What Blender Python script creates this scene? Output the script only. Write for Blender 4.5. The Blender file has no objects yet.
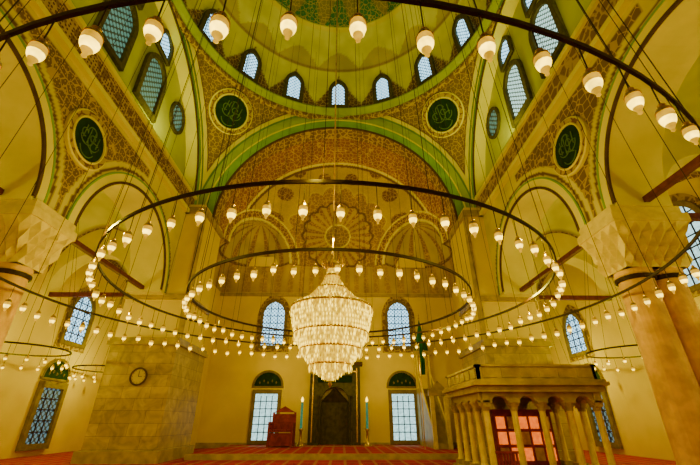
import bpy, math, random
from mathutils import Vector, Matrix
random.seed(4)
pi=math.pi; sin=math.sin; cos=math.cos; rad=math.radians
YC=12.7; A=9.7; ZD=24.1; ZS=14.4       # dome centre, half span, dome base, arch centre height
YW=31.0; XW=17.0

# ------------------------------------------------------------------ materials
def new_mat(name):
    m=bpy.data.materials.new(name); m.use_nodes=True
    nt=m.node_tree; b=nt.nodes['Principled BSDF']; return m,nt,b
def N(nt,t,**k):
    n=nt.nodes.new(t)
    for a,v in k.items(): setattr(n,a,v)
    return n
def plaster(name,c,c2=None,scale=1.2,rough=.8,bump=.0,metal=0):
    m,nt,b=new_mat(name)
    c2=c2 or tuple(x*.72 for x in c)
    tc=N(nt,'ShaderNodeTexCoord'); no=N(nt,'ShaderNodeTexNoise'); no.inputs['Scale'].default_value=scale; no.inputs['Detail'].default_value=5
    nt.links.new(tc.outputs['Object'],no.inputs['Vector'])
    r=N(nt,'ShaderNodeValToRGB'); r.color_ramp.elements[0].position=.35; r.color_ramp.elements[1].position=.65
    r.color_ramp.elements[0].color=(*c2,1); r.color_ramp.elements[1].color=(*c,1)
    nt.links.new(no.outputs['Fac'],r.inputs['Fac']); nt.links.new(r.outputs['Color'],b.inputs['Base Color'])
    b.inputs['Roughness'].default_value=rough; b.inputs['Metallic'].default_value=metal
    b.inputs['Specular IOR Level'].default_value=.2
    if bump:
        bp=N(nt,'ShaderNodeBump'); bp.inputs['Strength'].default_value=bump
        nt.links.new(no.outputs['Fac'],bp.inputs['Height']); nt.links.new(bp.outputs['Normal'],b.inputs['Normal'])
    return m
def ornament(name,ca,cb,scale=2.2,cc=None):
    m,nt,b=new_mat(name)
    tc=N(nt,'ShaderNodeTexCoord')
    v=N(nt,'ShaderNodeTexVoronoi'); v.feature='DISTANCE_TO_EDGE'; v.inputs['Scale'].default_value=scale; v.inputs['Randomness'].default_value=.75
    v2=N(nt,'ShaderNodeTexVoronoi'); v2.inputs['Scale'].default_value=scale*2.6; v2.inputs['Randomness'].default_value=.4
    for q in (v,v2): nt.links.new(tc.outputs['Object'],q.inputs['Vector'])
    r=N(nt,'ShaderNodeValToRGB'); r.color_ramp.elements[0].position=.06; r.color_ramp.elements[1].position=.13
    r.color_ramp.elements[0].color=(*cb,1); r.color_ramp.elements[1].color=(*ca,1)
    r2=N(nt,'ShaderNodeValToRGB'); r2.color_ramp.elements[0].position=.25; r2.color_ramp.elements[1].position=.35
    r2.color_ramp.elements[0].color=(1,1,1,1); r2.color_ramp.elements[1].color=(0,0,0,1)
    nt.links.new(v.outputs['Distance'],r.inputs['Fac']); nt.links.new(v2.outputs['Distance'],r2.inputs['Fac'])
    mx=N(nt,'ShaderNodeMix',data_type='RGBA'); nt.links.new(r2.outputs['Color'],mx.inputs[0]); nt.links.new(r.outputs['Color'],mx.inputs[6]); mx.inputs[7].default_value=(*(cc or cb),1)
    nt.links.new(mx.outputs[2],b.inputs['Base Color']); b.inputs['Roughness'].default_value=.8
    b.inputs['Specular IOR Level'].default_value=.2
    return m
def painted(name,scale=3.0,orn=(.52,.35,.02)):
    """colour attribute Col; alpha = strength of painted arabesque"""
    m,nt,b=new_mat(name)
    at=N(nt,'ShaderNodeVertexColor'); at.layer_name='Col'
    tc=N(nt,'ShaderNodeTexCoord')
    v=N(nt,'ShaderNodeTexVoronoi'); v.feature='DISTANCE_TO_EDGE'; v.inputs['Scale'].default_value=scale; v.inputs['Randomness'].default_value=.7
    v2=N(nt,'ShaderNodeTexVoronoi'); v2.inputs['Scale'].default_value=scale*2.3; v2.inputs['Randomness'].default_value=.4
    for q in (v,v2): nt.links.new(tc.outputs['Object'],q.inputs['Vector'])
    l=N(nt,'ShaderNodeMath',operation='LESS_THAN'); l.inputs[1].default_value=.05; nt.links.new(v.outputs['Distance'],l.inputs[0])
    l2=N(nt,'ShaderNodeMath',operation='LESS_THAN'); l2.inputs[1].default_value=.22; nt.links.new(v2.outputs['Distance'],l2.inputs[0])
    mxm=N(nt,'ShaderNodeMath',operation='MAXIMUM'); nt.links.new(l.outputs[0],mxm.inputs[0]); nt.links.new(l2.outputs[0],mxm.inputs[1])
    mu=N(nt,'ShaderNodeMath',operation='MULTIPLY'); nt.links.new(mxm.outputs[0],mu.inputs[0]); nt.links.new(at.outputs['Alpha'],mu.inputs[1])
    mx=N(nt,'ShaderNodeMix',data_type='RGBA'); nt.links.new(mu.outputs[0],mx.inputs[0]); nt.links.new(at.outputs['Color'],mx.inputs[6]); mx.inputs[7].default_value=(*orn,1)
    no=N(nt,'ShaderNodeTexNoise'); no.inputs['Scale'].default_value=.6; nt.links.new(tc.outputs['Object'],no.inputs['Vector'])
    mr=N(nt,'ShaderNodeMapRange'); mr.inputs[1].default_value=.3; mr.inputs[2].default_value=.7; mr.inputs[3].default_value=.8; mr.inputs[4].default_value=1.1
    nt.links.new(no.outputs['Fac'],mr.inputs[0])
    sc=N(nt,'ShaderNodeVectorMath',operation='SCALE'); nt.links.new(mx.outputs[2],sc.inputs[0]); nt.links.new(mr.outputs[0],sc.inputs['Scale'])
    nt.links.new(sc.outputs[0],b.inputs['Base Color']); b.inputs['Roughness'].default_value=.8
    b.inputs['Specular IOR Level'].default_value=.2
    return m
def emis(name,c,s,base=(.02,.02,.02)):
    m,nt,b=new_mat(name); b.inputs['Base Color'].default_value=(*base,1)
    b.inputs['Emission Color'].default_value=(*c,1); b.inputs['Emission Strength'].default_value=s
    no=N(nt,'ShaderNodeTexNoise'); no.inputs['Scale'].default_value=9
    mr=N(nt,'ShaderNodeMapRange'); mr.inputs[1].default_value=.3; mr.inputs[2].default_value=.7; mr.inputs[3].default_value=s*.6; mr.inputs[4].default_value=s*1.3
    tc=N(nt,'ShaderNodeTexCoord'); nt.links.new(tc.outputs['Object'],no.inputs['Vector'])
    nt.links.new(no.outputs['Fac'],mr.inputs[0]); nt.links.new(mr.outputs[0],b.inputs['Emission Strength'])
    return m
def lattice(name,c,s,scale,thr=.36,dark=(.05,.06,.03)):
    m,nt,b=new_mat(name)
    tc=N(nt,'ShaderNodeTexCoord')
    sx=N(nt,'ShaderNodeSeparateXYZ'); cx=N(nt,'ShaderNodeCombineXYZ')
    nt.links.new(tc.outputs['Object'],sx.inputs[0])
    a=N(nt,'ShaderNodeMath',operation='ADD'); s_=N(nt,'ShaderNodeMath',operation='SUBTRACT')
    nt.links.new(sx.outputs[0],a.inputs[0]); nt.links.new(sx.outputs[2],a.inputs[1])
    nt.links.new(sx.outputs[0],s_.inputs[0]); nt.links.new(sx.outputs[2],s_.inputs[1])
    nt.links.new(a.outputs[0],cx.inputs[0]); nt.links.new(s_.outputs[0],cx.inputs[1])
    v=N(nt,'ShaderNodeTexVoronoi'); v.voronoi_dimensions='2D'; v.inputs['Randomness'].default_value=0; v.inputs['Scale'].default_value=scale
    nt.links.new(cx.outputs[0],v.inputs['Vector'])
    l=N(nt,'ShaderNodeMath',operation='LESS_THAN'); l.inputs[1].default_value=thr; nt.links.new(v.outputs['Distance'],l.inputs[0])
    mu=N(nt,'ShaderNodeMath',operation='MULTIPLY'); mu.inputs[1].default_value=s; nt.links.new(l.outputs[0],mu.inputs[0])
    ad=N(nt,'ShaderNodeMath',operation='ADD'); ad.inputs[1].default_value=s*.06; nt.links.new(mu.outputs[0],ad.inputs[0])
    b.inputs['Base Color'].default_value=(*dark,1); b.inputs['Emission Color'].default_value=(*c,1)
    nt.links.new(ad.outputs[0],b.inputs['Emission Strength'])
    return m
def stone(name,c1,c2,mortar,bw=1.4,bh=.55):
    m,nt,b=new_mat(name)
    tc=N(nt,'ShaderNodeTexCoord'); sx=N(nt,'ShaderNodeSeparateXYZ'); cx=N(nt,'ShaderNodeCombineXYZ')
    nt.links.new(tc.outputs['Object'],sx.inputs[0])
    a=N(nt,'ShaderNodeMath',operation='ADD'); nt.links.new(sx.outputs[0],a.inputs[0]); nt.links.new(sx.outputs[1],a.inputs[1])
    nt.links.new(a.outputs[0],cx.inputs[0]); nt.links.new(sx.outputs[2],cx.inputs[1])
    br=N(nt,'ShaderNodeTexBrick'); br.inputs['Scale'].default_value=1; br.inputs['Brick Width'].default_value=bw; br.inputs['Row Height'].default_value=bh
    br.inputs['Mortar Size'].default_value=.008; br.inputs['Color1'].default_value=(*c1,1); br.inputs['Color2'].default_value=(*c2,1); br.inputs['Mortar'].default_value=(*mortar,1)
    nt.links.new(cx.outputs[0],br.inputs['Vector'])
    no=N(nt,'ShaderNodeTexNoise'); no.inputs['Scale'].default_value=1.5; no.inputs['Detail'].default_value=8; no.inputs['Distortion'].default_value=1.5
    nt.links.new(tc.outputs['Object'],no.inputs['Vector'])
    mr=N(nt,'ShaderNodeMapRange'); mr.inputs[1].default_value=.3; mr.inputs[2].default_value=.7; mr.inputs[3].default_value=.6; mr.inputs[4].default_value=1.2
    nt.links.new(no.outputs['Fac'],mr.inputs[0])
    sc=N(nt,'ShaderNodeVectorMath',operation='SCALE'); nt.links.new(br.outputs['Color'],sc.inputs[0]); nt.links.new(mr.outputs[0],sc.inputs['Scale'])
    nt.links.new(sc.outputs[0],b.inputs['Base Color']); b.inputs['Roughness'].default_value=.5
    b.inputs['Specular IOR Level'].default_value=.3
    return m
def carpet(name):
    m,nt,b=new_mat(name)
    tc=N(nt,'ShaderNodeTexCoord'); br=N(nt,'ShaderNodeTexBrick'); br.offset=0
    br.inputs['Scale'].default_value=1; br.inputs['Brick Width'].default_value=.7; br.inputs['Row Height'].default_value=1.2; br.inputs['Mortar Size'].default_value=.07
    br.inputs['Color1'].default_value=(.42,.008,.006,1); br.inputs['Color2'].default_value=(.30,.01,.005,1); br.inputs['Mortar'].default_value=(.40,.14,.05,1)
    nt.links.new(tc.outputs['Object'],br.inputs['Vector']); nt.links.new(br.outputs['Color'],b.inputs['Base Color']); b.inputs['Roughness'].default_value=.95
    b.inputs['Specular IOR Level'].default_value=.1
    return m

M=dict(
 wall=plaster('gold_plaster',(.80,.60,.001),(.70,.52,.001),.5),
 cream=plaster('cream_plaster',(.80,.68,.02),(.66,.56,.015),.5),
 olive=plaster('olive_plaster',(.44,.44,.04),(.34,.34,.03),.4),
 green=plaster('green_paint',(.22,.40,.03),(.17,.32,.02),1.2),
 lgreen=plaster('pale_green_paint',(.34,.42,.04),(.27,.34,.03),1.2),
 brown=plaster('brown_paint',(.11,.055,.005),(.07,.035,.004),3),
 orn=ornament('brown_ornament',(.20,.11,.008),(.44,.30,.015),2.4,(.10,.035,.005)),
 orn2=ornament('gold_ornament',(.42,.30,.02),(.16,.07,.01),2.4,(.10,.14,.02)),
 painted=painted('painted_plaster'),
 pier=stone('pier_stone',(.50,.35,.015),(.38,.26,.012),(.18,.12,.006)),
 column=plaster('granite',(.80,.46,.01),(.56,.31,.008),2.5,.5,.05),
 capital=plaster('capital_marble',(.76,.59,.035),(.60,.45,.025),3,.6),
 marble=plaster('veined_marble',(.46,.33,.02),(.28,.20,.012),2.2,.4),
 dark=plaster('dark_iron',(.035,.014,.003),(.02,.008,.002),5,.5),
 tie=plaster('tie_beam_wood',(.16,.035,.01),(.1,.02,.006),5,.5),
 gold=plaster('gilt_brass',(.75,.48,.02),(.5,.30,.015),5,.3,0,1),
 dgreen=plaster('dark_green_field',(.008,.035,.012),(.004,.018,.008),3),
 script=plaster('painted_script',(.10,.19,.03),(.08,.14,.02),3),
 mihrab=plaster('mihrab_marble',(.09,.07,.012),(.04,.035,.006),4,.3),
 frame=plaster('window_frame_stone',(.24,.17,.02),(.16,.11,.012),3),
 dframe=plaster('dark_window_surround',(.09,.07,.01),(.05,.04,.006),5),
 wood=plaster('red_wood',(.32,.03,.006),(.18,.015,.004),4,.5),
 teal=emis('teal_candle',(.06,.8,.4),.25),
 flag=plaster('green_cloth',(.01,.14,.03),(.006,.08,.02),3),
 bulb=emis('lamp_glass_hot',(1,.66,.03),6.5),
 amber=emis('lamp_glass_amber',(1,.50,.0),1.1),
 crystal=emis('crystal_bright',(1,.66,.02),4.0),
 crystal2=emis('crystal_dim',(1,.52,.0),1.1),
 core=emis('chandelier_core',(1,.58,.0),1.7),
 glassU=lattice('lattice_glass_upper',(.50,.85,.75),1.7,3.2,.40),
 glassT=lattice('lattice_glass_teal',(.18,.55,.42),.42,2.6,.40),
 glassD=lattice('lattice_glass_dim_blue',(.18,.42,.50),.5,2.6,.40),
 glassB=lattice('lattice_glass_blue',(.36,.76,1.0),2.8,3.4,.44),
 glassL=emis('clear_glass_daylight',(.52,.94,.92),1.6),
 carpet=carpet('prayer_carpet'),
 orange=emis('lit_orange_panel',(1,.16,.0),1.5),
 clock=plaster('clock_face',(.55,.42,.12),(.5,.38,.1),2),
)

# ------------------------------------------------------------------ mesh builder
def empty(name,loc=(0,0,0)):
    e=bpy.data.objects.new(name,None); bpy.context.collection.objects.link(e); e.location=loc; return e
class MB:
    def __init__(s): s.v=[]; s.f=[]; s.m=[]
    def add(s,vs,fs,mi=0):
        o=len(s.v); s.v+= [tuple(p) for p in vs]; s.f+=[tuple(i+o for i in f) for f in fs]; s.m+=[mi]*len(fs)
    def box(s,x0,x1,y0,y1,z0,z1,mi=0):
        s.add([(x0,y0,z0),(x1,y0,z0),(x1,y1,z0),(x0,y1,z0),(x0,y0,z1),(x1,y0,z1),(x1,y1,z1),(x0,y1,z1)],
              [(0,3,2,1),(4,5,6,7),(0,1,5,4),(1,2,6,5),(2,3,7,6),(3,0,4,7)],mi)
    def rev(s,c,prof,n=16,mi=0,sy=1.0):
        vs=[];fs=[]
        for r,z in prof:
            for i in range(n):
                a=2*pi*i/n; vs.append((c[0]+r*cos(a),c[1]+r*sy*sin(a),c[2]+z))
        for k in range(len(prof)-1):
            for i in range(n):
                j=(i+1)%n; fs.append((k*n+i,k*n+j,(k+1)*n+j,(k+1)*n+i))
        s.add(vs,fs,mi)
    def tube(s,p,q,r,n=6,mi=0):
        p=Vector(p);q=Vector(q);d=(q-p).normalized(); a=d.orthogonal().normalized(); b=d.cross(a)
        vs=[pt+a*r*cos(2*pi*i/n)+b*r*sin(2*pi*i/n) for pt in (p,q) for i in range(n)]
        s.add(vs,[(i,(i+1)%n,n+(i+1)%n,n+i) for i in range(n)]+[tuple(range(n))[::-1],tuple(range(n,2*n))],mi)
    def torus(s,c,R,w,h,n=96,mi=0):
        vs=[];fs=[]
        for i in range(n):
            a=2*pi*i/n
            for dr,dz in ((-w,-h),(w,-h),(w,h),(-w,h)):
                vs.append((c[0]+(R+dr)*cos(a),c[1]+(R+dr)*sin(a),c[2]+dz))
        for i in range(n):
            j=(i+1)%n
            for k in range(4):
                l=(k+1)%4; fs.append((i*4+k,i*4+l,j*4+l,j*4+k))
        s.add(vs,fs,mi)
    def path(s,pts,r,n=5,mi=0):
        for a,b in zip(pts[:-1],pts[1:]): s.tube(a,b,r,n,mi)
    def build(s,name,mats,parent=None,smooth=False,mw=None):
        me=bpy.data.meshes.new(name); me.from_pydata(s.v,[],s.f)
        for m in mats: me.materials.append(M[m])
        me.polygons.foreach_set('material_index',s.m)
        if smooth: me.polygons.foreach_set('use_smooth',[True]*len(s.f))
        me.update()
        o=bpy.data.objects.new(name,me); bpy.context.collection.objects.link(o)
        if mw is not None: o.matrix_world=mw
        if parent: o.parent=parent
        return o
def boxo(name,b,mat,parent=None):
    m=MB(); m.box(*b); return m.build(name,[mat],parent)

def grid(name,nu,nv,f,c=None,keep=None,mat='painted',parent=None,smooth=True):
    vs=[f(i/nu,j/nv) for j in range(nv+1) for i in range(nu+1)]
    fs=[]
    for j in range(nv):
        for i in range(nu):
            if keep and not keep((i+.5)/nu,(j+.5)/nv): continue
            a=j*(nu+1)+i; fs.append((a,a+1,a+nu+2,a+nu+1))
    me=bpy.data.meshes.new(name); me.from_pydata(vs,[],fs)
    me.materials.append(M[mat])
    if c:
        ca=me.color_attributes.new('Col','FLOAT_COLOR','POINT')
        flat=[]
        for j in range(nv+1):
            for i in range(nu+1): flat+=list(c(i/nu,j/nv))
        ca.data.foreach_set('color',flat)
    if smooth: me.polygons.foreach_set('use_smooth',[True]*len(fs))
    me.update(); o=bpy.data.objects.new(name,me); bpy.context.collection.objects.link(o)
    if parent: o.parent=parent
    return o

def arch_wall(name,u0,u1,z0,z1,arches,mp,t0,t1,mats,parent=None,n=40):
    """mats: [face, soffit]"""
    mb=MB()
    def q(a,b,c,d,mi=0): mb.add([a,b,c,d],[(0,1,2,3)],mi)
    cur=u0
    for (uc,R,zs) in arches+[(None,0,0)]:
        end=u1 if uc is None else uc-R
        if end-cur>1e-4:
            for t in (t0,t1): q(mp(cur,t,z0),mp(end,t,z0),mp(end,t,z1),mp(cur,t,z1))
            q(mp(cur,t0,z0),mp(end,t0,z0),mp(end,t1,z0),mp(cur,t1,z0))
        if uc is None: break
        pts=[(uc-R*cos(pi*i/n),zs+R*sin(pi*i/n)) for i in range(n+1)]
        if zs>z0+1e-4:
            for u in (uc-R,uc+R): q(mp(u,t0,z0),mp(u,t1,z0),mp(u,t1,zs),mp(u,t0,zs),1)
        for (a,za),(b,zb) in zip(pts[:-1],pts[1:]):
            for t in (t0,t1): q(mp(a,t,za),mp(b,t,zb),mp(b,t,z1),mp(a,t,z1))
            q(mp(a,t0,za),mp(b,t0,zb),mp(b,t1,zb),mp(a,t1,za),1)
        cur=uc+R
    for u in (u0,u1): q(mp(u,t0,z0),mp(u,t1,z0),mp(u,t1,z1),mp(u,t0,z1))
    q(mp(u0,t0,z1),mp(u1,t0,z1),mp(u1,t1,z1),mp(u0,t1,z1))
    return mb.build(name,mats,parent)
def arch_ring(name,uc,zs,bands,mp,t0,parent=None,n=64,a0=0,a1=pi):
    mb=MB(); mats=[]
    for k,(R0,R1,th,mt) in enumerate(bands):
        mats.append(mt)
        for i in range(n):
            a=a0+(a1-a0)*i/n; b=a0+(a1-a0)*(i+1)/n
            P=[]
            for ang in (a,b):
                for R,t in ((R0,t0),(R0,t0+th),(R1,t0+th),(R1,t0)):
                    P.append(mp(uc+R*cos(ang),t,zs+R*sin(ang)))
            mb.add(P,[(0,1,5,4),(1,2,6,5),(2,3,7,6)],k)
    return mb.build(name,mats,parent)

# ------------------------------------------------------------------ shell
boxo('floor',(-XW-.4,XW+.4,-6.4,YW+.4,-.3,0),'carpet')
boxo('wall_left',(-XW-.4,-XW,-6,YW,0,15),'wall'); boxo('wall_right',(XW,XW+.4,-6,YW,0,15),'wall')
boxo('wall_front',(-XW,XW,YW,YW+.4,0,15),'wall')
boxo('wall_back',(-XW,XW,-6.4,-6,0,25),'wall')
boxo('ceiling',(-A-.8,A+.8,-6,YC-A,24.1,24.4),'olive')
for s,nm in ((-1,'left'),(1,'right')):
    boxo('wall_upper_'+nm,(min(s*10,s*10.4),max(s*10,s*10.4),-6,YC-A,14,24.1),'cream')
    boxo('wall_bay_'+nm,(min(s*10,s*10.4),max(s*10,s*10.4),24.6,YW,0,14.2),'wall')
mb=MB(); mb.box(-10,10,YW-.08,YW,0,.35); mb.box(-10,10,YW-.1,YW,11.3,11.6)
mb.build('baseboard_front',['marble'])
mb=MB(); mb.box(-7.4,7.4,22.0,YW-.1,0,.22,0); mb.box(-7.4,7.4,21.92,22.0,0,.26,1); mb.box(-7.4,7.4,28.9,29.2,.22,.235,1)
mb.build('prayer_platform',['carpet','marble'])

# ------------------------------------------------------------------ main dome
WN=16
def dome_f(u,v):
    ph=2*pi*u; al=v*pi/2
    return (A*cos(al)*sin(ph),YC+A*cos(al)*cos(ph),ZD+A*sin(al)*.92)
C_OL=(.60,.57,.07); C_BR=(.15,.075,.008); C_GN=(.15,.27,.02); C_TE=(.03,.14,.06); C_GD=(.50,.35,.02); C_CR=(.64,.54,.04)
def dome_c(u,v):
    ph=360*u; al=v*90
    w=((ph+11.25)%22.5)-11.25; w=abs(w)
    col=C_OL;a=0
    if al<1.6: return (*C_BR,1)
    if al<2.4: return (*C_GN,0)
    if w<4.6 and al<15 or w<4.6*(1-(al-15)/7) and al<22: col=C_BR; a=.8
    if 24<al<26: col=(.3,.2,.03);a=.3
    if 26<al<26+8*abs(cos(rad(ph*8))) : col=(.44,.37,.05); a=.5
    if al>44:
        if al<46: return (*C_CR,0)
        k=cos(rad(ph*16))*.5+.5
        if al<60: return (*(C_TE if k*14+46>al else (.20,.17,.02)),.6)
        if al<62: return (*C_GD,0)
        return (*(C_TE if (int(ph/11.25)%2) else (.16,.10,.02)),.6)
    return (*col,a)
grid('dome',480,120,dome_f,dome_c)
mb=MB()
mb.rev((0,YC,ZD),[(A+.05,-.35),(A-.12,-.3),(A-.18,-.1),(A-.35,0),(A-.4,.12),(A-.1,.16),(A+.05,.16)],128,0)
mb.rev((0,YC,ZD),[(A-.01,-.36),(A-.06,-.75),(A+.2,-.8)],128,1)
mb.build('dome_cornice',['lgreen','orn'],smooth=True)

def pend(name,cx,cy):
    base=math.atan2(cx,cy)
    def f(u,v):
        t=(u-.5)*pi/2; ph=base+t
        rmax=A/max(abs(sin(ph)),abs(cos(ph)))
        rho=A+(rmax-A)*v
        return (rho*sin(ph),YC+rho*cos(ph),ZS+math.sqrt(max(0,2*A*A-rho*rho)))
    def c(u,v):
        p=f(u,v)
        dx=A-abs(p[0]); dy=A-abs(p[1]-YC); d=min(dx,dy)
        ds=ZD-p[2]
        if ds<.45: return (*C_CR,0)
        if d<.10: return (.12,.22,.03,0)
        if d<.30: return (*C_CR,0)
        if d<.36: return (*C_BR,0)
        return (.20,.12,.012,.8)
    return grid(name,120,90,f,c)
pend('pendentive',-1,1); pend('pendentive',1,1); pend('pendentive',-1,-1); pend('pendentive',1,-1)

# great arches
mapY=lambda y0,s: (lambda u,t,z:(u,y0+s*t,z))
arch_wall('great_arch_front',-A-2,A+2,ZS-.4,ZD,[(0,8.4,ZS-.4)],mapY(YC+A,1),0,1.2,['lgreen','orn'],n=64)
arch_ring('arch_trim_front',0,ZS-.4,[(8.36,8.5,.1,'brown'),(8.5,9.15,.06,'green'),(9.15,9.25,.1,'cream'),(9.25,9.8,.04,'lgreen')],mapY(YC+A,-1),0)
arch_wall('great_arch_back',-A-2,A+2,ZS-.4,ZD,[(0,8.4,ZS-.4)],mapY(YC-A,-1),0,1.2,['lgreen','orn'],n=64)
for s,nm in ((-1,'left'),(1,'right')):
    mp=lambda u,t,z,s=s:(s*(A+t),u,z)
    arch_wall('great_arch_'+nm,YC-A-1,YC+A+1,ZS+.0,ZD,[(YC,8.9,ZS+.0)],mp,0,.8,['lgreen','cream'],n=64)
    mpi=lambda u,t,z,s=s:(s*(A-t),u,z)
    arch_ring('arch_trim_'+nm,YC,ZS,[(8.86,9.0,.08,'brown'),(9.0,9.45,.05,'green'),(9.45,9.6,.08,'cream')],mpi,0)
    x=s*(A+.8)
    boxo('tympanum_'+nm,(min(x,x+s*.3),max(x,x+s*.3),YC-A,YC+A,14.4,ZD),'olive')
    mb=MB()
    def bx(xa,xb,z0,z1,mi): mb.box(min(s*xa,s*xb),max(s*xa,s*xb),3.2,21.6,z0,z1,mi)
    bx(A-.25,A+.9,15.1,15.35,1); bx(A-.12,A+.8,13.95,15.1,0); bx(A-.3,A+.8,13.7,13.95,1); bx(A-.2,A+.8,15.35,15.45,2)
    mb.build('cornice_'+nm,['orn','cream','green'])
    arch_wall('arcade_wall_'+nm,1.5,21.0,8.2,14.4,[(6.7,3.75,8.3),(16.35,3.75,8.3)],mp,0,1.9,['cream','cream'])
    def fw(u,v,s=s): return (s*(A-.02),2+19*u,8.3+5.4*v)
    def cw(u,v):
        y=2+19*u; z=8.3+5.4*v
        d1=math.hypot(y-6.7,z-8.3); d2=math.hypot(y-16.35,z-8.3); d=min(d1,d2)
        if d<4.35: return (*C_CR,0)
        if d<4.5: return (*C_BR,0)
        if d<4.75 or z>13.45: return (*C_CR,0)
        if abs(y-11.5)<4.6: return (.18,.105,.010,.9)
        return (*C_CR,0)
    def kw(u,v):
        y=2+19*u; z=8.3+5.4*v
        return min(math.hypot(y-6.7,z-8.3),math.hypot(y-16.35,z-8.3))>3.85
    grid('spandrel_painting_'+nm,200,60,fw,cw,kw,smooth=False)
    for k,yc in enumerate((6.7,16.35)):
        arch_ring('trim_arcade_%s_%d'%(nm,k),yc,8.3,[(3.73,3.85,.08,'brown'),(3.85,4.2,.05,'cream'),(4.2,4.28,.07,'green')],mpi,.0)
    for k,(ya,yb) in enumerate(((-6,1.8),(1.8,11.5),(11.5,21.2),(21.2,31))):
        xa,xb=s*11.6,s*XW
        def fv(u,v,ya=ya,yb=yb,xa=xa,xb=xb):
            a=2*u-1;b=2*v-1
            return (xa+(xb-xa)*u,ya+(yb-ya)*v,8.6+5.4*math.sqrt(max(0,1-a*a/2-b*b/2)))
        def cv(u,v):
            a=2*u-1;b=2*v-1;r=math.hypot(a,b)
            if r<.3: return (.2,.12,.02,1)
            if .42<r<.47: return (*C_BR,0)
            if max(abs(a),abs(b))>.93: return (*C_BR,.8)
            return (.72,.70,.02,0)
        grid('aisle_vault_%s_%d'%(nm,k),40,40,fv,cv)
    for k,yy in enumerate((11.0,21.0)):
        mt=lambda u,t,z,yy=yy:(u,yy+t,z)
        arch_wall('aisle_arch_%s_%d'%(nm,k),min(s*11.6,s*XW),max(s*11.6,s*XW),8.2,13.5,[(s*14.4,2.3,8.6)],mt,0,1,['cream','cream'])
# ------------------------------------------------------------------ piers
def pier(s,y0,y1):
    mb=MB(); X=lambda a,b:(min(s*a,s*b),max(s*a,s*b))
    mb.box(*X(8.15,11.6),y0,y1,.5,5.3,0); mb.box(*X(7.95,11.8),y0-.2,y1+.2,0,.5,1)
    mb.box(*X(8.0,11.75),y0-.15,y1+.1,5.3,5.5,1); mb.box(*X(8.1,11.7),y0-.05,y1+.05,5.5,5.7,1)
    mb.box(*X(8.5,12),y0+.8,y1,5.7,14.4,2)
    mb.box(*X(8.35,12),y0+.6,y1,8.0,8.3,1); mb.box(*X(8.35,12),y0+.6,y1,13.7,14.1,1)
    mb.rev((s*8.45,y0+.75,5.7),[(.16,0),(.16,7.9)],10,1)
    return mb.build('stone_pier',['pier','marble','wall'])
for s in (-1,1):
    pier(s,20.2,24.6); pier(s,-.6,3.9)
# ------------------------------------------------------------------ columns
def column(s):
    mb=MB(); cy=11.5
    for xc in (10.25,11.25):
        mb.rev((s*xc,cy,0),[(.75,0),(.75,.3),(.66,.35),(.7,.5),(.6,.62),(.57,.75),(.5,6.0),(.55,6.05),(.55,6.2)],28,0)
    mb.box(min(s*9.5,s*12),max(s*9.5,s*12),cy-.9,cy+.9,0,.25,1)
    for xc in (10.25,11.25): mb.rev((s*xc,cy,5.85),[(.53,0),(.58,.02),(.58,.14),(.53,.16)],28,2)
    def loop(hx,hy,z,n=40,zig=0,ph=0):
        pts=[];P=4*(hx+hy)
        for i in range(n):
            t=P*i/n
            if t<2*hx: x,y=-hx+t,-hy; nx,ny=0,-1
            elif t<2*hx+2*hy: x,y=hx,-hy+(t-2*hx); nx,ny=1,0
            elif t<4*hx+2*hy: x,y=hx-(t-2*hx-2*hy),hy; nx,ny=0,1
            else: x,y=-hx,hy-(t-4*hx-2*hy); nx,ny=-1,0
            k=zig if (i+ph)%2 else 0
            pts.append((s*10.72+x+nx*k,cy+y+ny*k,z))
        return pts
    Ls=[loop(1.04,.54,6.2),loop(1.04,.56,6.45,zig=.20),loop(1.1,.68,6.85,zig=.18,ph=1),loop(1.16,.82,7.3,zig=.2),loop(1.28,1.0,7.65),loop(1.33,1.04,7.65),loop(1.33,1.04,7.95),loop(1.22,.95,7.95),loop(1.22,.95,8.25)]
    vs=[p for L in Ls for p in L]; n=40
    fs=[]
    for k in range(len(Ls)-1):
        for i in range(n):
            j=(i+1)%n
            if (i+k)%2: fs+=[(k*n+i,k*n+j,(k+1)*n+j),(k*n+i,(k+1)*n+j,(k+1)*n+i)]
            else: fs+=[(k*n+i,k*n+j,(k+1)*n+i),(k*n+j,(k+1)*n+j,(k+1)*n+i)]
    mb.add(vs,fs,3)
    return mb.build('granite_column',['column','marble','dark','capital'])
for s in (-1,1): column(s)
for s in (-1,1):
    mb=MB()
    mb.box(min(s*12.1,s*XW),max(s*12.1,s*XW),11.4,11.6,8.25,8.5)
    mb.box(min(s*10.6,s*10.8),max(s*10.6,s*10.8),12.6,20.9,8.3,8.5)
    mb.box(min(s*10.6,s*10.8),max(s*10.6,s*10.8),4,10.4,8.3,8.5)
    mb.box(min(s*12,s*XW),max(s*12,s*XW),21.3,21.5,8.25,8.5)
    mb.build('tie_beam',['tie'])

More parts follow.
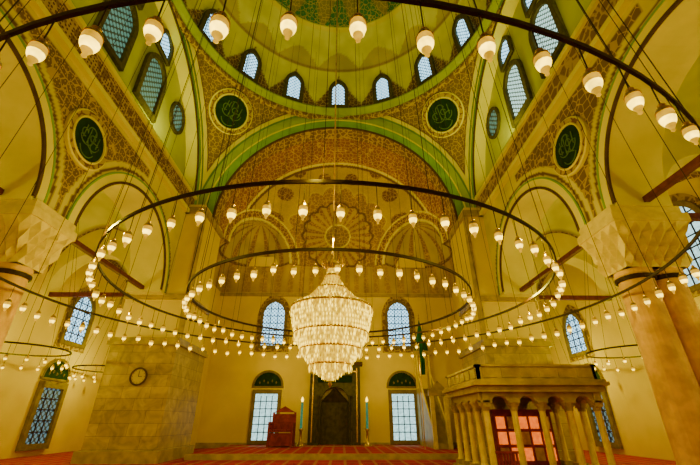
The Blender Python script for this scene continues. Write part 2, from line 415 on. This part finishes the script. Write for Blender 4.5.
# ------------------------------------------------------------------ semi dome
Y0=YC+A+1.2; RX=8.6; RY=YW-Y0; RZ=8.45; ZP=14.0
EX=[(RX*sin(rad(a)),Y0+RY*cos(rad(a))) for a in (-50,50)]; ER=2.95
def sd_f(u,v):
    ph=(u-.5)*pi; al=v*pi/2
    return (RX*cos(al)*sin(ph),Y0+RY*cos(al)*cos(ph),ZP+RZ*sin(al))
def sd_c(u,v):
    ph=(u-.5)*pi; al=v*pi/2
    d=Vector((cos(al)*sin(ph),cos(al)*cos(ph),sin(al)))
    p=sd_f(u,v)
    for ex,ey in EX:
        r=math.sqrt((p[0]-ex)**2+(p[1]-ey)**2+(p[2]-ZP)**2)
        if r<ER+.25: return (*C_CR,0)
        if r<ER+.75: return (.20,.09,.008,1)
        if r<ER+.9: return (*C_CR,0)
    if d.y<.34: return (.26,.10,.008,.9)
    if d.y<.37: return (*C_CR,0)
    if d.y<.40: return (*C_BR,0)
    f=Vector((0,cos(rad(20)),sin(rad(20))))
    de=math.degrees(d.angle(f)); rx=d.dot(Vector((1,0,0))); rz=d.dot(Vector((0,-sin(rad(20)),cos(rad(20)))))
    an=math.degrees(math.atan2(rx,rz))
    sc=2.0*abs(sin(rad(an*9)))
    if de<7: return (.22,.13,.02,.8)
    if de<8: return (*C_CR,0)
    if de<19+sc: 
        return (.26,.12,.010,.9) if int((an+360)/7.5)%2 else (.44,.31,.02,.4)
    if de<20.5+sc: return (*C_BR,0)
    if de<28+2*sc: return (.28,.15,.013,.9)
    if de<29+2*sc: return (.50,.38,.03,0)
    if abs(sin(rad(math.degrees(ph)*6)))*abs(sin(al*11))>.72: return (.16,.07,.01,.6)
    return (.42,.30,.015,.7)
def sd_k(u,v):
    p=sd_f(u,v)
    return all(math.sqrt((p[0]-ex)**2+(p[1]-ey)**2+(p[2]-ZP)**2)>ER for ex,ey in EX)
grid('semi_dome',320,160,sd_f,sd_c,sd_k)
for k,(ex,ey) in enumerate(EX):
    def ef(u,v,ex=ex,ey=ey): 
        ph=2*pi*u; al=v*pi/2
        return (ex+ER*cos(al)*sin(ph),ey+ER*cos(al)*cos(ph),ZP+ER*sin(al))
    def ek(u,v):
        p=ef(u,v); return (p[0]/RX)**2+((p[1]-Y0)/RY)**2+((p[2]-ZP)/RZ)**2>.985 and p[1]>Y0
    def ec(u,v):
        al=v*90
        if al<4: return (*C_BR,.6)
        if int(u*36)%3==0: return (.26,.14,.015,.8)
        return (.46,.37,.025,.3)
    grid('exedra_vault',144,36,ef,ec,ek)
def rho_in(ph):
    d=(sin(ph),cos(ph))
    best=1/math.sqrt((d[0]/RX)**2+(d[1]/RY)**2)
    for ex,ey in EX:
        e=(ex,ey-Y0); b=e[0]*d[0]+e[1]*d[1]; c=e[0]**2+e[1]**2-ER*ER; D=b*b-c
        if D>0: best=max(best,b+math.sqrt(D))
    return best
def rho_out(ph):
    return min(10/max(1e-6,abs(sin(ph))),(YW-Y0)/max(1e-6,cos(ph)))
def lf(u,v):
    ph=(u-.5)*pi; a=rho_in(ph); b=rho_out(ph); a=min(a,b)
    r=a+(b-a)*math.sin(v*pi/2); z=ZP+.05-(ZP-11.6)*(1-cos(v*pi/2))
    if b-a<.02: r=b-.01
    return (r*sin(ph),Y0+r*cos(ph),z)
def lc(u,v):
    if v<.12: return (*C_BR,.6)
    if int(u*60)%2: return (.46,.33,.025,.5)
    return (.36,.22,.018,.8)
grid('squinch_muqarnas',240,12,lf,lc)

# ------------------------------------------------------------------ windows
wc=[0]
def outline(w,h,pt,n=14):
    hw=w/2
    if pt>5: return [(-hw,0),(-hw,h),(hw,h),(hw,0)]
    R=hw*(1+pt); zs=h-math.sqrt(max(R*R-(R-hw)**2,0)); P=[(-hw,0)]
    amax=math.acos((R-hw)/R)
    L=[(-hw+R-R*cos(amax*i/n),zs+R*sin(amax*i/n)) for i in range(n+1)]
    P+=L; P+=[(-x,z) for x,z in L[::-1][1:]]; P.append((hw,0)); return P
def window(loc,nrm,w,h,glass,fw=.22,depth=.12,pt=.25,up=Vector((0,0,1)),bars=None,fm='frame',lunette=False,surround=0):
    wc[0]+=1
    n=Vector(nrm).normalized(); u=up.cross(n).normalized()*-1; upv=n.cross(u)*-1
    if upv.z<0: upv=-upv
    y=-n; x=y.cross(upv)
    mw=Matrix(((x.x,y.x,upv.x,loc[0]),(x.y,y.y,upv.y,loc[1]),(x.z,y.z,upv.z,loc[2]),(0,0,0,1)))
    mb=MB()
    I=outline(w,h,pt); O=outline(w+2*fw,h+fw*1.2,pt); O[0]=(O[0][0],-fw); O[-1]=(O[-1][0],-fw)
    k=len(I)
    vs=[(a,-depth,b) for a,b in I]+[(a,-depth,b) for a,b in O]+[(a,0,b) for a,b in I]+[(a,0,b) for a,b in O]
    fs=[]
    for i in range(k):
        j=(i+1)%k
        fs+=[(i,j,k+j,k+i),(i,2*k+i,2*k+j,j),(k+i,k+j,3*k+j,3*k+i)]
    mb.add(vs,fs,0)
    mb.add([(a,-.03,b) for a,b in I],[tuple(range(k))],1)
    if bars:
        nx,nz=bars; bt=.03
        for i in range(1,nx): 
            xx=-w/2+w*i/nx; mb.box(xx-bt,xx+bt,-.07,-.03,0,h*.96 if (abs(xx)<w*.3 or pt>5) else h*.85,2)
        for i in range(1,nz): mb.box(-w/2,w/2,-.07,-.03,h*i/nz-bt,h*i/nz+bt,2)
    if surround:
        S=outline(w+2*fw+2*surround,h+fw+surround*2,pt*2.2); S[0]=(S[0][0],-fw-surround);S[-1]=(S[-1][0],-fw-surround)
        mb.add([(a,-.02,b) for a,b in S],[tuple(range(k))],3)
    if lunette:
        R=w*.62; zc=h+.55
        pts=[(R*cos(pi*i/20),-.05,zc+R*.95*sin(pi*i/20)) for i in range(21)]
        mb.add(pts,[tuple(range(21))],3)
        for i in range(20):
            a=pi*i/20;b=pi*(i+1)/20
            mb.add([(R*cos(a),-.09,zc+R*.95*sin(a)),(R*cos(b),-.09,zc+R*.95*sin(b)),(R*1.15*cos(b),-.09,zc+R*1.1*sin(b)),(R*1.15*cos(a),-.09,zc+R*1.1*sin(a))],[(0,1,2,3)],0)
        mb.box(-R*1.15,R*1.15,-.1,0,zc-.12,zc,0)
        for q in range(5): mb.rev((-R*.6+q*R*.3,-.05,zc+.25+.12*(q%2)),[(.0,.12),(.07,0),(0,-.12)],6,0)
    return mb.build('window_%d'%wc[0],[fm,glass,'dark','orn' if not lunette else 'dgreen'],mw=mw)
for i in range(WN):
    ph=2*pi*i/WN; tilt=rad(9)
    r=A*cos(rad(3))-.16; n=Vector((-sin(ph)*cos(tilt),-cos(ph)*cos(tilt),-sin(tilt)))
    up=Vector((-sin(ph)*sin(tilt),-cos(ph)*sin(tilt),cos(tilt)))
    window((r*sin(ph),YC+r*cos(ph),ZD+.55),n,1.0,2.1,'glassB',fw=.3,depth=.2,pt=.5,up=up,fm='dframe')
for s in (-1,1):
    xx=s*(A+.78); n=(-s,0,0)
    for y in (15.1,11.6): window((xx,y,17.2),n,1.7,3.3,'glassU' if s>0 else 'glassT',fw=.28,depth=.2,pt=.15,fm='dframe')
    for y in (15.1,11.6): window((xx,y,21.4),n,1.2,1.5,'glassB',fw=.2,depth=.2,pt=.15,fm='dframe')
    for y in (18.4,7.6):
        wc[0]+=1; mb=MB(); R=.75
        a=[(R*cos(2*pi*i/32),-.03,1.2*R*sin(2*pi*i/32)) for i in range(32)]
        mb.add(a,[tuple(range(32))],1)
        for i in range(32):
            p,q=2*pi*i/32,2*pi*(i+1)/32
            for r0,r1,y0,y1,mi in ((1,1.25,-.15,-.15,0),(1,1,-.15,0,0),(1.25,1.25,-.15,0,0)):
                mb.add([(R*r0*cos(p),y0,1.2*R*r0*sin(p)),(R*r0*cos(q),y0,1.2*R*r0*sin(q)),(R*r1*cos(q),y1,1.2*R*r1*sin(q)),(R*r1*cos(p),y1,1.2*R*r1*sin(p))],[(0,1,2,3)],mi)
        mw=Matrix.Translation((xx,y,19.4))@Matrix.Rotation(-s*pi/2,4,'Z')
        mb.build('window_%d'%wc[0],['dframe','glassT'],mw=mw)
for x in (-5.2,0,5.2):
    window((x,YW-.01,7.2),(0,-1,0),1.75,3.6,'glassB',fw=.22,depth=.15,pt=.3,bars=(3,6),surround=.3)
for x in (-5.2,5.2):
    window((x,YW-.01,.5),(0,-1,0),1.7,3.1,'glassL',fw=.25,depth=.2,pt=9,bars=(4,6),lunette=True)
for s in (-1,1):
    yf=24.9 if s<0 else 26.2
    window((s*(XW-.01),yf,6.3 if s<0 else 6.0),(-s,0,0),1.9,3.0 if s<0 else 2.6,'glassB',fw=.25,depth=.15,pt=.2,bars=(3,6),surround=.25)
    window((s*(XW-.01),yf-.4,.6),(-s,0,0),1.7,2.9,'glassD',fw=.3,depth=.2,pt=9,bars=(3,5),lunette=True)
    for y in (15.6,9.0,3.0):
        window((s*(XW-.01),y,7.4 if y>10 else 6.4),(-s,0,0),2.2,3.8,'glassL',fw=.25,depth=.15,pt=.1,bars=(4,7),surround=.25)
        window((s*(XW-.01),y,.5),(-s,0,0),1.7,2.9,'glassL',fw=.3,depth=.2,pt=9,bars=(3,5),lunette=True)
    window((s*14.3,YW-.01,6.4),(0,-1,0),1.7,3.2,'glassB',bars=(3,6))

# ------------------------------------------------------------------ calligraphy roundels
def roundel(loc,n,R):
    n=Vector(n).normalized(); x=Vector((0,0,1)).cross(n).normalized(); z=n.cross(x)
    mw=Matrix(((x.x,z.x,n.x,loc[0]),(x.y,z.y,n.y,loc[1]),(x.z,z.z,n.z,loc[2]),(0,0,0,1)))
    mb=MB(); mb.rev((0,0,0),[(R,-.5),(R,.08),(R*.95,.12)],40,1); mb.rev((0,0,0),[(R*.95,.12),(R*.80,.10)],40,2)
    mb.rev((0,0,0),[(R*.80,.10),(R*.78,.14),(R*.74,.14),(R*.72,.08)],40,1); mb.rev((0,0,0),[(R*.72,.08),(0,.08)],40,0)
    r=R*.02; z=.10
    for (cx,cy,rr,a0,a1) in ((-.15,.05,.3,200,380),(.18,.0,.28,170,360),(0,.28,.2,0,200),(0,-.28,.35,200,340),(.1,.12,.12,0,330),(-.3,.1,.14,20,300),(.3,-.15,.2,60,260)):
        mb.path([(R*(cx+rr*cos(rad(a0+(a1-a0)*i/10))),R*(cy+rr*sin(rad(a0+(a1-a0)*i/10))),z) for i in range(11)],r,5,3)
    for xx,h0,h1 in ((-.32,-.1,.4),(-.1,-.2,.45),(.12,-.1,.42),(.34,-.1,.35)):
        mb.tube((R*xx,R*h0,z),(R*(xx+.03),R*h1,z),r,5,3)
    mb.build('calligraphy_roundel',['dgreen','cream','orn2','script'],mw=mw)
for sx in (-1,1):
    for sy in (-1,1):
        rho=11.25; p=Vector((sx*rho*.7071,YC+sy*rho*.7071,ZS+math.sqrt(2*A*A-rho*rho)))
        n=(Vector((0,YC,ZS))-p).normalized(); roundel(p+n*.12,n,1.65)
    roundel((sx*(A-.06),11.6,11.65),(-sx,0,0),1.2)

# ------------------------------------------------------------------ lamp rings
def lamp(mb,x,y,z,k=1.0,drop=.62):
    mb.tube((x,y,z),(x,y,z-drop+.2*k),.008,4,0)
    c=(x,y,z-drop)
    mb.rev(c,[(.012*k,.30*k),(.05*k,.265*k),(.03*k,.25*k),(.08*k,.20*k),(.10*k,.15*k)],10,1)
    mb.rev(c,[(.088*k,.15*k),(.096*k,.10*k),(.092*k,.05*k)],12,3)
    mb.rev(c,[(.092*k,.05*k),(.08*k,.0),(.058*k,-.05*k)],12,2)
    mb.rev(c,[(.058*k,-.05*k),(.035*k,-.09*k),(.02*k,-.12*k),(.028*k,-.14*k),(.0,-.17*k)],12,3)
def ring(name,c,R,n,z,k=1.0,wires=True,top=25.,w=.035,drop=.62,ph=.5):
    e=empty(name,(0,0,0))
    mb=MB(); mb.torus((c[0],c[1],z),R,.02,w,128,0)
    mb.build('ring_band',['dark'],e)
    lb=MB()
    for i in range(n):
        a=2*pi*(i+ph)/n; lamp(lb,c[0]+R*sin(a),c[1]+R*cos(a),z,k*random.uniform(.92,1.08),drop+random.uniform(-.05,.05))
    lb.build('hanging_lamps',['dark','gold','bulb','amber'],e,smooth=True)
    wb=MB(); m=max(8,n//3)
    for i in range(m):
        a=2*pi*i/m; q=.97
        x,y=c[0]+R*sin(a),c[1]+R*cos(a)
        tx,ty=(x*q*.9,YC+(y-YC)*q*.9)
        if wires: wb.tube((x,y,z),(tx,ty,top),.008,4,0)
        else: wb.tube((x,y,z),(c[0],c[1],top),.008,4,0)
    wb.build('suspension_wires',['dark'],e)
    return e
CY=11.9; CX=.15
ring('lamp_ring_chandelier',(0,11.5),9.4,96,5.4,.85,drop=.62,ph=0)
ring('lamp_ring_chandelier',(CX,CY),6.65,68,5.4,.78)
ring('lamp_ring_chandelier',(CX,CY),4.4,58,5.15,.72,drop=.5)
for s in (-1,1):
    for y in (6.5,18,25.5): ring('aisle_lamp_ring',(s*14.4,y),2.0,18,4.7,.7,False,13.2)

# ------------------------------------------------------------------ crystal chandelier
ch=empty('crystal_chandelier')
cz=4.68
prof=[(.16,1.75),(.20,1.5),(.30,1.25),(.44,1.02),(.62,.82),(.82,.62),(1.04,.48),(1.26,.36),(1.29,.2),(1.27,-.02),(1.22,-.28),(1.14,-.52),(1.04,-.76),(.92,-1.0),(.78,-1.23),(.61,-1.44),(.43,-1.62),(.25,-1.76),(.08,-1.86)]
cr=MB(); cd=MB()
def octa(mb,x,y,z,r,h):
    mb.add([(x,y,z+h),(x+r,y,z),(x,y+r,z),(x-r,y,z),(x,y-r,z),(x,y,z-h)],[(0,1,2),(0,2,3),(0,3,4),(0,4,1),(5,2,1),(5,3,2),(5,4,3),(5,1,4)])
row=0
for (ra,za),(rb,zb) in zip(prof[:-1],prof[1:]):
    for t in (0,.5):
        r=ra+(rb-ra)*t; z=za+(zb-za)*t; n=max(8,int(2*pi*r/.10))
        pr=.15 if z>.4 else (.75 if -.9<z<.2 else .45)
        for i in range(n):
            a=2*pi*(i+.5*(row%2))/n
            octa(cr if random.random()<pr else cd, CX+r*cos(a),CY+r*sin(a),cz+z,.026,.07)
        row+=1
for r,z in ((1.28,.28),(1.13,-.5),(.92,-.98),(.61,-1.42),(.48,1.0)):
    n=int(2*pi*r/.10)
    for i in range(n):
        a=2*pi*i/n; octa(cr if i%3==0 else cd,CX+(r+.04)*cos(a),CY+(r+.04)*sin(a),cz+z-.1,.028,.12)
cr.build('crystal_strands',['crystal'],ch); cd.build('crystal_strands_dim',['crystal2'],ch)
mb=MB(); mb.rev((CX,CY,cz),[(r*.93,z) for r,z in prof],36,0); mb.build('inner_glow_basket',['core'],ch,True)
mb=MB()
for r,z in ((1.30,.33),(1.16,-.46),(.94,-.94),(.63,-1.4),(.26,1.45),(.48,1.0),(.2,1.72)): mb.torus((CX,CY,cz+z),r,.02,.03,48,0)
mb.rev((CX,CY,cz),[(.0,-2.05),(.07,-1.95),(.03,-1.88),(.1,-1.8)],10,0)
mb.rev((CX,CY,cz),[(.03,4),(.03,2.4),(.10,2.3),(.05,2.1),(.24,1.9),(.2,1.7)],12,0)
mb.tube((CX,CY,cz+3.9),(0,YC,ZD+8.5),.03,6,0)
for i in range(12):
    a=2*pi*i/12; x,y=cos(a),sin(a)
    mb.path([(CX+.24*x,CY+.24*y,cz+1.75),(CX+.38*x,CY+.38*y,cz+1.85),(CX+.42*x,CY+.42*y,cz+2.0)],.014,5,0)
    mb.rev((CX+.42*x,CY+.42*y,cz+2.0),[(.03,0),(.025,.08)],6,0)
mb.build('gilt_frame',['gold','bulb'],ch,True)

# ------------------------------------------------------------------ clock on the pier
mb=MB(); 
mb.rev((0,0,0),[(.42,0),(.44,.08),(.36,.1),(.35,.06)],32,0); mb.rev((0,0,0),[(.36,.06),(0,.06)],32,1)
mb.box(-.012,.012,0,.26,.065,.075,2); mb.box(0,.18,-.012,.012,.065,.075,2)
for i in range(12):
    a=2*pi*i/12; mb.tube((.28*cos(a),.28*sin(a),.065),(.33*cos(a),.33*sin(a),.065),.01,4,2)
mb.build('wall_clock',['brown','clock','dark'],mw=Matrix.Translation((-9.75,20.2,3.75))@Matrix.Rotation(pi/2,4,'X'))

# ------------------------------------------------------------------ mihrab
mi=empty('mihrab')
mpm=lambda u,t,z:(u,YW-.75+t,z)
arch_wall('niche_surround',-1.9,1.9,.22,5.6,[(0,1.05,3.0)],mpm,0,.75,['mihrab','mihrab'],mi)
mb=MB()
for i in range(12):
    a=pi*i/12;b=pi*(i+1)/12
    mb.add([(1.05*cos(a),YW-.7+.6*sin(a),.22),(1.05*cos(b),YW-.7+.6*sin(b),.22),(1.05*cos(b),YW-.7+.6*sin(b),3.0),(1.05*cos(a),YW-.7+.6*sin(a),3.0)],[(0,1,2,3)],0)
    mb.add([(1.05*cos(a),YW-.7+.6*sin(a),3.0),(1.05*cos(b),YW-.7+.6*sin(b),3.0),(0,YW-.7,4.05)],[(0,1,2)],0)
mb.box(-2.1,2.1,YW-.9,YW,5.6,5.85,1)
mb.add([(-1.7,YW-.7,5.85),(1.7,YW-.7,5.85),(0,YW-.7,7.0),(-1.7,YW-.05,5.85),(1.7,YW-.05,5.85),(0,YW-.05,7.0)],[(0,1,2),(0,2,5,3),(1,4,5,2)],0)
for s in (-1,1):
    mb.rev((s*1.25,YW-.82,.22),[(.14,0),(.09,.15),(.09,3.0),(.15,3.2)],12,0); mb.box(s*1.65-.04,s*1.65+.04,YW-.8,YW-.75,.4,5.4,2)
mb.box(-1.65,1.65,YW-.8,YW-.75,5.1,5.2,2); mb.box(-1.3,1.3,YW-.8,YW-.75,4.35,4.85,3)
mb.build('mihrab_trim',['mihrab','brown','gold','dgreen'],mi)
for s in (-1,1):
    mb=MB(); mb.rev((s*2.35,YW-1.3,.22),[(.32,0),(.3,.1),(.1,.25),(.08,.9),(.2,1.0),(.1,1.05)],16,0)
    mb.rev((s*2.35,YW-1.3,1.27),[(.09,0),(.08,1.7),(.0,1.75)],12,1)
    mb.rev((s*2.35,YW-1.3,3.0),[(.06,0),(.1,.12),(.05,.25),(0,.35)],8,2)
    mb.build('candlestick',['gold','teal','bulb'],smooth=True)
mb=MB(); x0,x1,y0,y1=-4.25,-2.75,27.6,29.2
for x in (x0,x1):
    for y in (y0,y1): mb.box(x-.07,x+.07,y-.07,y+.07,.22,1.7 if y==y0 else 2.3,0)
mb.box(x0,x1,y0,y1,1.1,1.22,0); mb.box(x0,x1,y1-.04,y1,1.2,2.2,0); mb.box(x0,x0+.05,y0,y1,1.2,1.65,0); mb.box(x1-.05,x1,y0,y1,1.2,1.65,0)
mb.box(x0+.08,x1-.08,y0,y0+.05,.3,1.05,0); mb.box(x0,x0+.05,y0,y1,.3,1.05,0); mb.box(x1-.05,x1,y0,y1,.3,1.05,0); mb.box(x0,x1,y0-.03,y0+.03,1.6,1.7,0); 
for i in range(7): mb.tube((x0+.15+i*.2,y0,1.2),(x0+.15+i*.2,y0,1.62),.025,5,0)
mb.add([(x0,y1,2.3),(x1,y1,2.3),((x0+x1)/2,y1,2.7)],[(0,1,2)],0)
mb.build('preaching_kursu',['wood'])
# minbar
mb=MB(); xa,xb=6.3,7.2
st=12
for i in range(st):
    y=26.0+i*.3; z=.22+(i+1)*.3
    mb.box(xa,xb,y,y+.3,.22,z,0)
for x in (xa-.06,xb):
    mb.add([(x,26,.22),(x,29.6,.22),(x,29.6,4.8),(x,26,1.2),(x+.06,26,.22),(x+.06,29.6,.22),(x+.06,29.6,4.8),(x+.06,26,1.2)],[(0,1,2,3),(4,7,6,5),(3,2,6,7)],0)
    mb.path([(x+.03,26,1.25),(x+.03,29.6,4.85)],.06,6,1)
for x in (xa,xb):
    mb.box(x-.12,x+.12,25.8,26.05,.22,3.2,1)
mb.box(xa-.2,xb+.2,25.75,26.1,3.2,3.55,0); mb.add([(xa-.1,25.9,3.55),(xb+.1,25.9,3.55),((xa+xb)/2,25.9,4.1)],[(0,1,2)],0)
mb.box(xa-.1,xb+.1,29.6,30.6,.22,3.9,0)
for x in (xa,xb):
    for y in (29.7,30.5): mb.rev((x,y,3.9),[(.09,0),(.07,.1),(.07,2.3),(.12,2.4)],8,1)
mb.box(xa-.2,xb+.2,29.5,30.7,6.3,6.6,0)
mb.rev(((xa+xb)/2,30.1,6.6),[(.55,0),(.5,.4),(.34,.9),(0,2.6)],8,2)
mb.rev(((xa+xb)/2,30.1,9.2),[(0,-.1),(.08,0),(0,.15),(.05,.25),(0,.5)],8,3)
mb.build('minbar',['marble','capital','flag','gold'])
mb=MB(); mb.tube((5.65,26.1,.22),(5.8,26.2,6.6),.03,6,1)
vs=[];nn=10
for j in range(nn+1):
    for i in range(5):
        z=6.5-2.0*j/nn; x=5.8+.4*(i/4)*(1-.35*j/nn); vs.append((x,26.15+.08*sin(i*1.7+j*.5),z))
mb.add(vs,[(j*5+i,j*5+i+1,(j+1)*5+i+1,(j+1)*5+i) for j in range(nn) for i in range(4)],0)
mb.build('green_banner',['flag','gold'])

# ------------------------------------------------------------------ muezzin mahfil
mf=empty('muezzin_platform')
X0,X1,Ya,Yb=5.55,10.05,14.6,18.9; H=2.7
mb=MB()
mb.box(X0-.1,X1+.1,Ya-.1,Yb+.1,H,H+.22,0); mb.box(X0-.25,X1+.25,Ya-.25,Yb+.25,H+.22,H+.34,1)
mb.box(X0-.18,X1+.18,Ya-.18,Yb+.18,H+.34,H+.42,0)
for (a,b,c,d) in ((X0,X1,Ya,Ya+.12),(X0,X1,Yb-.12,Yb),(X0,X0+.12,Ya,Yb),(X1-.12,X1,Ya,Yb)):
    mb.box(a,b,c,d,H+.42,H+.88,0); mb.box(a-.05,b+.05,c-.05,d+.05,H+.88,H+.96,1)
for i in range(6):
    x=X0+.12+i*(X1-X0-.2)/6
    mb.box(x+.08,x+(X1-X0)/6-.12,Ya-.03,Ya,H+.5,H+.82,0)
for i in range(6):
    y=Ya+.12+i*(Yb-Ya-.2)/6
    mb.box(X0-.03,X0,y+.08,y+(Yb-Ya)/6-.12,H+.5,H+.82,0)
n=4
def post(x,y):
    mb.box(x-.2,x+.2,y-.2,y+.2,0,.3,1)
    mb.rev((x,y,.3),[(.15,0),(.12,.08),(.11,1.75),(.13,1.78)],8,2)
    mb.rev((x,y,2.08),[(.13,0),(.15,.1),(.24,.28)],8,1); mb.box(x-.2,x+.2,y-.2,y+.2,2.34,2.42,1)
for i in range(n+1):
    x=X0+.2+(X1-X0-.4)*i/n
    for y in (Ya+.2,Yb-.2): post(x,y)
for i in range(1,n):
    y=Ya+.2+(Yb-Ya-.4)*i/n
    for x in (X0+.2,X1-.2): post(x,y)
mb.build('platform_and_posts',['marble','marble','capital','orn'],mf)
sx=(X1-X0-.4)/n; sy=(Yb-Ya-.4)/n
ars=[(X0+.2+sx*(i+.5),sx/2-.18,2.25) for i in range(n)]
for y in (Ya+.08,Yb-.32): arch_wall('arcade',X0,X1,2.25,H,ars,(lambda u,t,z,y=y:(u,y+t,z)),0,.24,['marble','marble'],mf,12)
ars=[(Ya+.2+sy*(i+.5),sy/2-.2,2.2) for i in range(n)]
for x in (X0+.08,X1-.32): arch_wall('arcade_side',Ya,Yb,2.2,H,ars,(lambda u,t,z,x=x:(x+t,u,z)),0,.24,['marble','marble'],mf,12)
mb=MB(); mb.box(X0-.1,X1+.1,Ya-.1,Yb+.1,0,.12,0); mb.build('base_kerb',['marble'],mf)
mb=MB(); cx0,cx1,cy0=7.0,9.5,17.6
mb.box(cx0,cx1,cy0,cy0+.6,.12,2.1,0)
for i in range(5):
    for j in range(3):
        a=cx0+.1+i*.48; z=.3+j*.58
        mb.box(a,a+.36,cy0-.04,cy0+.02,z,z+.46,1 if (i+j)%3 else 2)
mb.box(cx0-.08,cx1+.08,cy0-.08,cy0+.65,2.1,2.2,0)
mb.build('lit_bookcase',['wood','orange','gold'])
mb=MB()
for i in range(7): mb.box(5.6+i*.1,5.66+i*.1,13.9,13.96,0,.8,0)
mb.box(5.55,6.3,13.88,13.98,.8,.87,0); mb.box(5.55,6.3,13.88,13.98,.1,.16,0)
for x in (5.55,6.25): mb.box(x,x+.06,13.75,14.1,0,.06,0)
mb.build('wooden_railing',['wood'])

# ------------------------------------------------------------------ lights
def point(name,loc,w,c=(1,.80,.03),r=.12):
    l=bpy.data.lights.new(name,'POINT'); l.energy=w; l.color=c; l.shadow_soft_size=r
    o=bpy.data.objects.new(name,l); bpy.context.collection.objects.link(o); o.location=loc; return o
def area(name,loc,tgt,w,size=1.,c=(1,.75,.3)):
    l=bpy.data.lights.new(name,'AREA'); l.energy=w; l.color=c; l.size=size
    o=bpy.data.objects.new(name,l); bpy.context.collection.objects.link(o); o.location=loc
    d=Vector(tgt)-Vector(loc); o.rotation_euler=d.to_track_quat('-Z','Y').to_euler(); return o
point('chandelier_light',(CX,CY,cz+2.9),650)
for i in range(8):
    a=2*pi*i/8; point('ring_light',(6.65*sin(a),CY+6.65*cos(a),5.6),240)
for s in (-1,1):
    for y in (6.5,18,25.5): point('aisle_light',(s*14.4,y,5.0),430,(1,.90,.02))
    for y in (6,16): area('cornice_uplight',(s*9.1,y,15.7),(s*3,y+1,ZD+6),320,.8,(.92,.95,.18))
area('front_uplight',(-5,24.2,11.7),(0,28,20),190,.8,(1,.74,.03)); area('front_uplight',(5,24.2,11.7),(0,28,20),190,.8,(1,.74,.03))
for x in (-4,4): point('qibla_fill',(x,27.5,5.2),210)  # added fill lights to brighten the qibla wall, no lamp hangs here

w=bpy.data.worlds.new('World'); bpy.context.scene.world=w; w.use_nodes=True
w.node_tree.nodes['Background'].inputs[0].default_value=(.5,.7,1,1); w.node_tree.nodes['Background'].inputs[1].default_value=.15

cam=bpy.data.cameras.new('camera'); co=bpy.data.objects.new('camera',cam); bpy.context.collection.objects.link(co)
co.location=(.5,0,1.75); co.rotation_euler=(rad(90+27),0,rad(-1.2)); cam.sensor_width=36; cam.lens=36*370/700; cam.clip_end=200
bpy.context.scene.camera=co
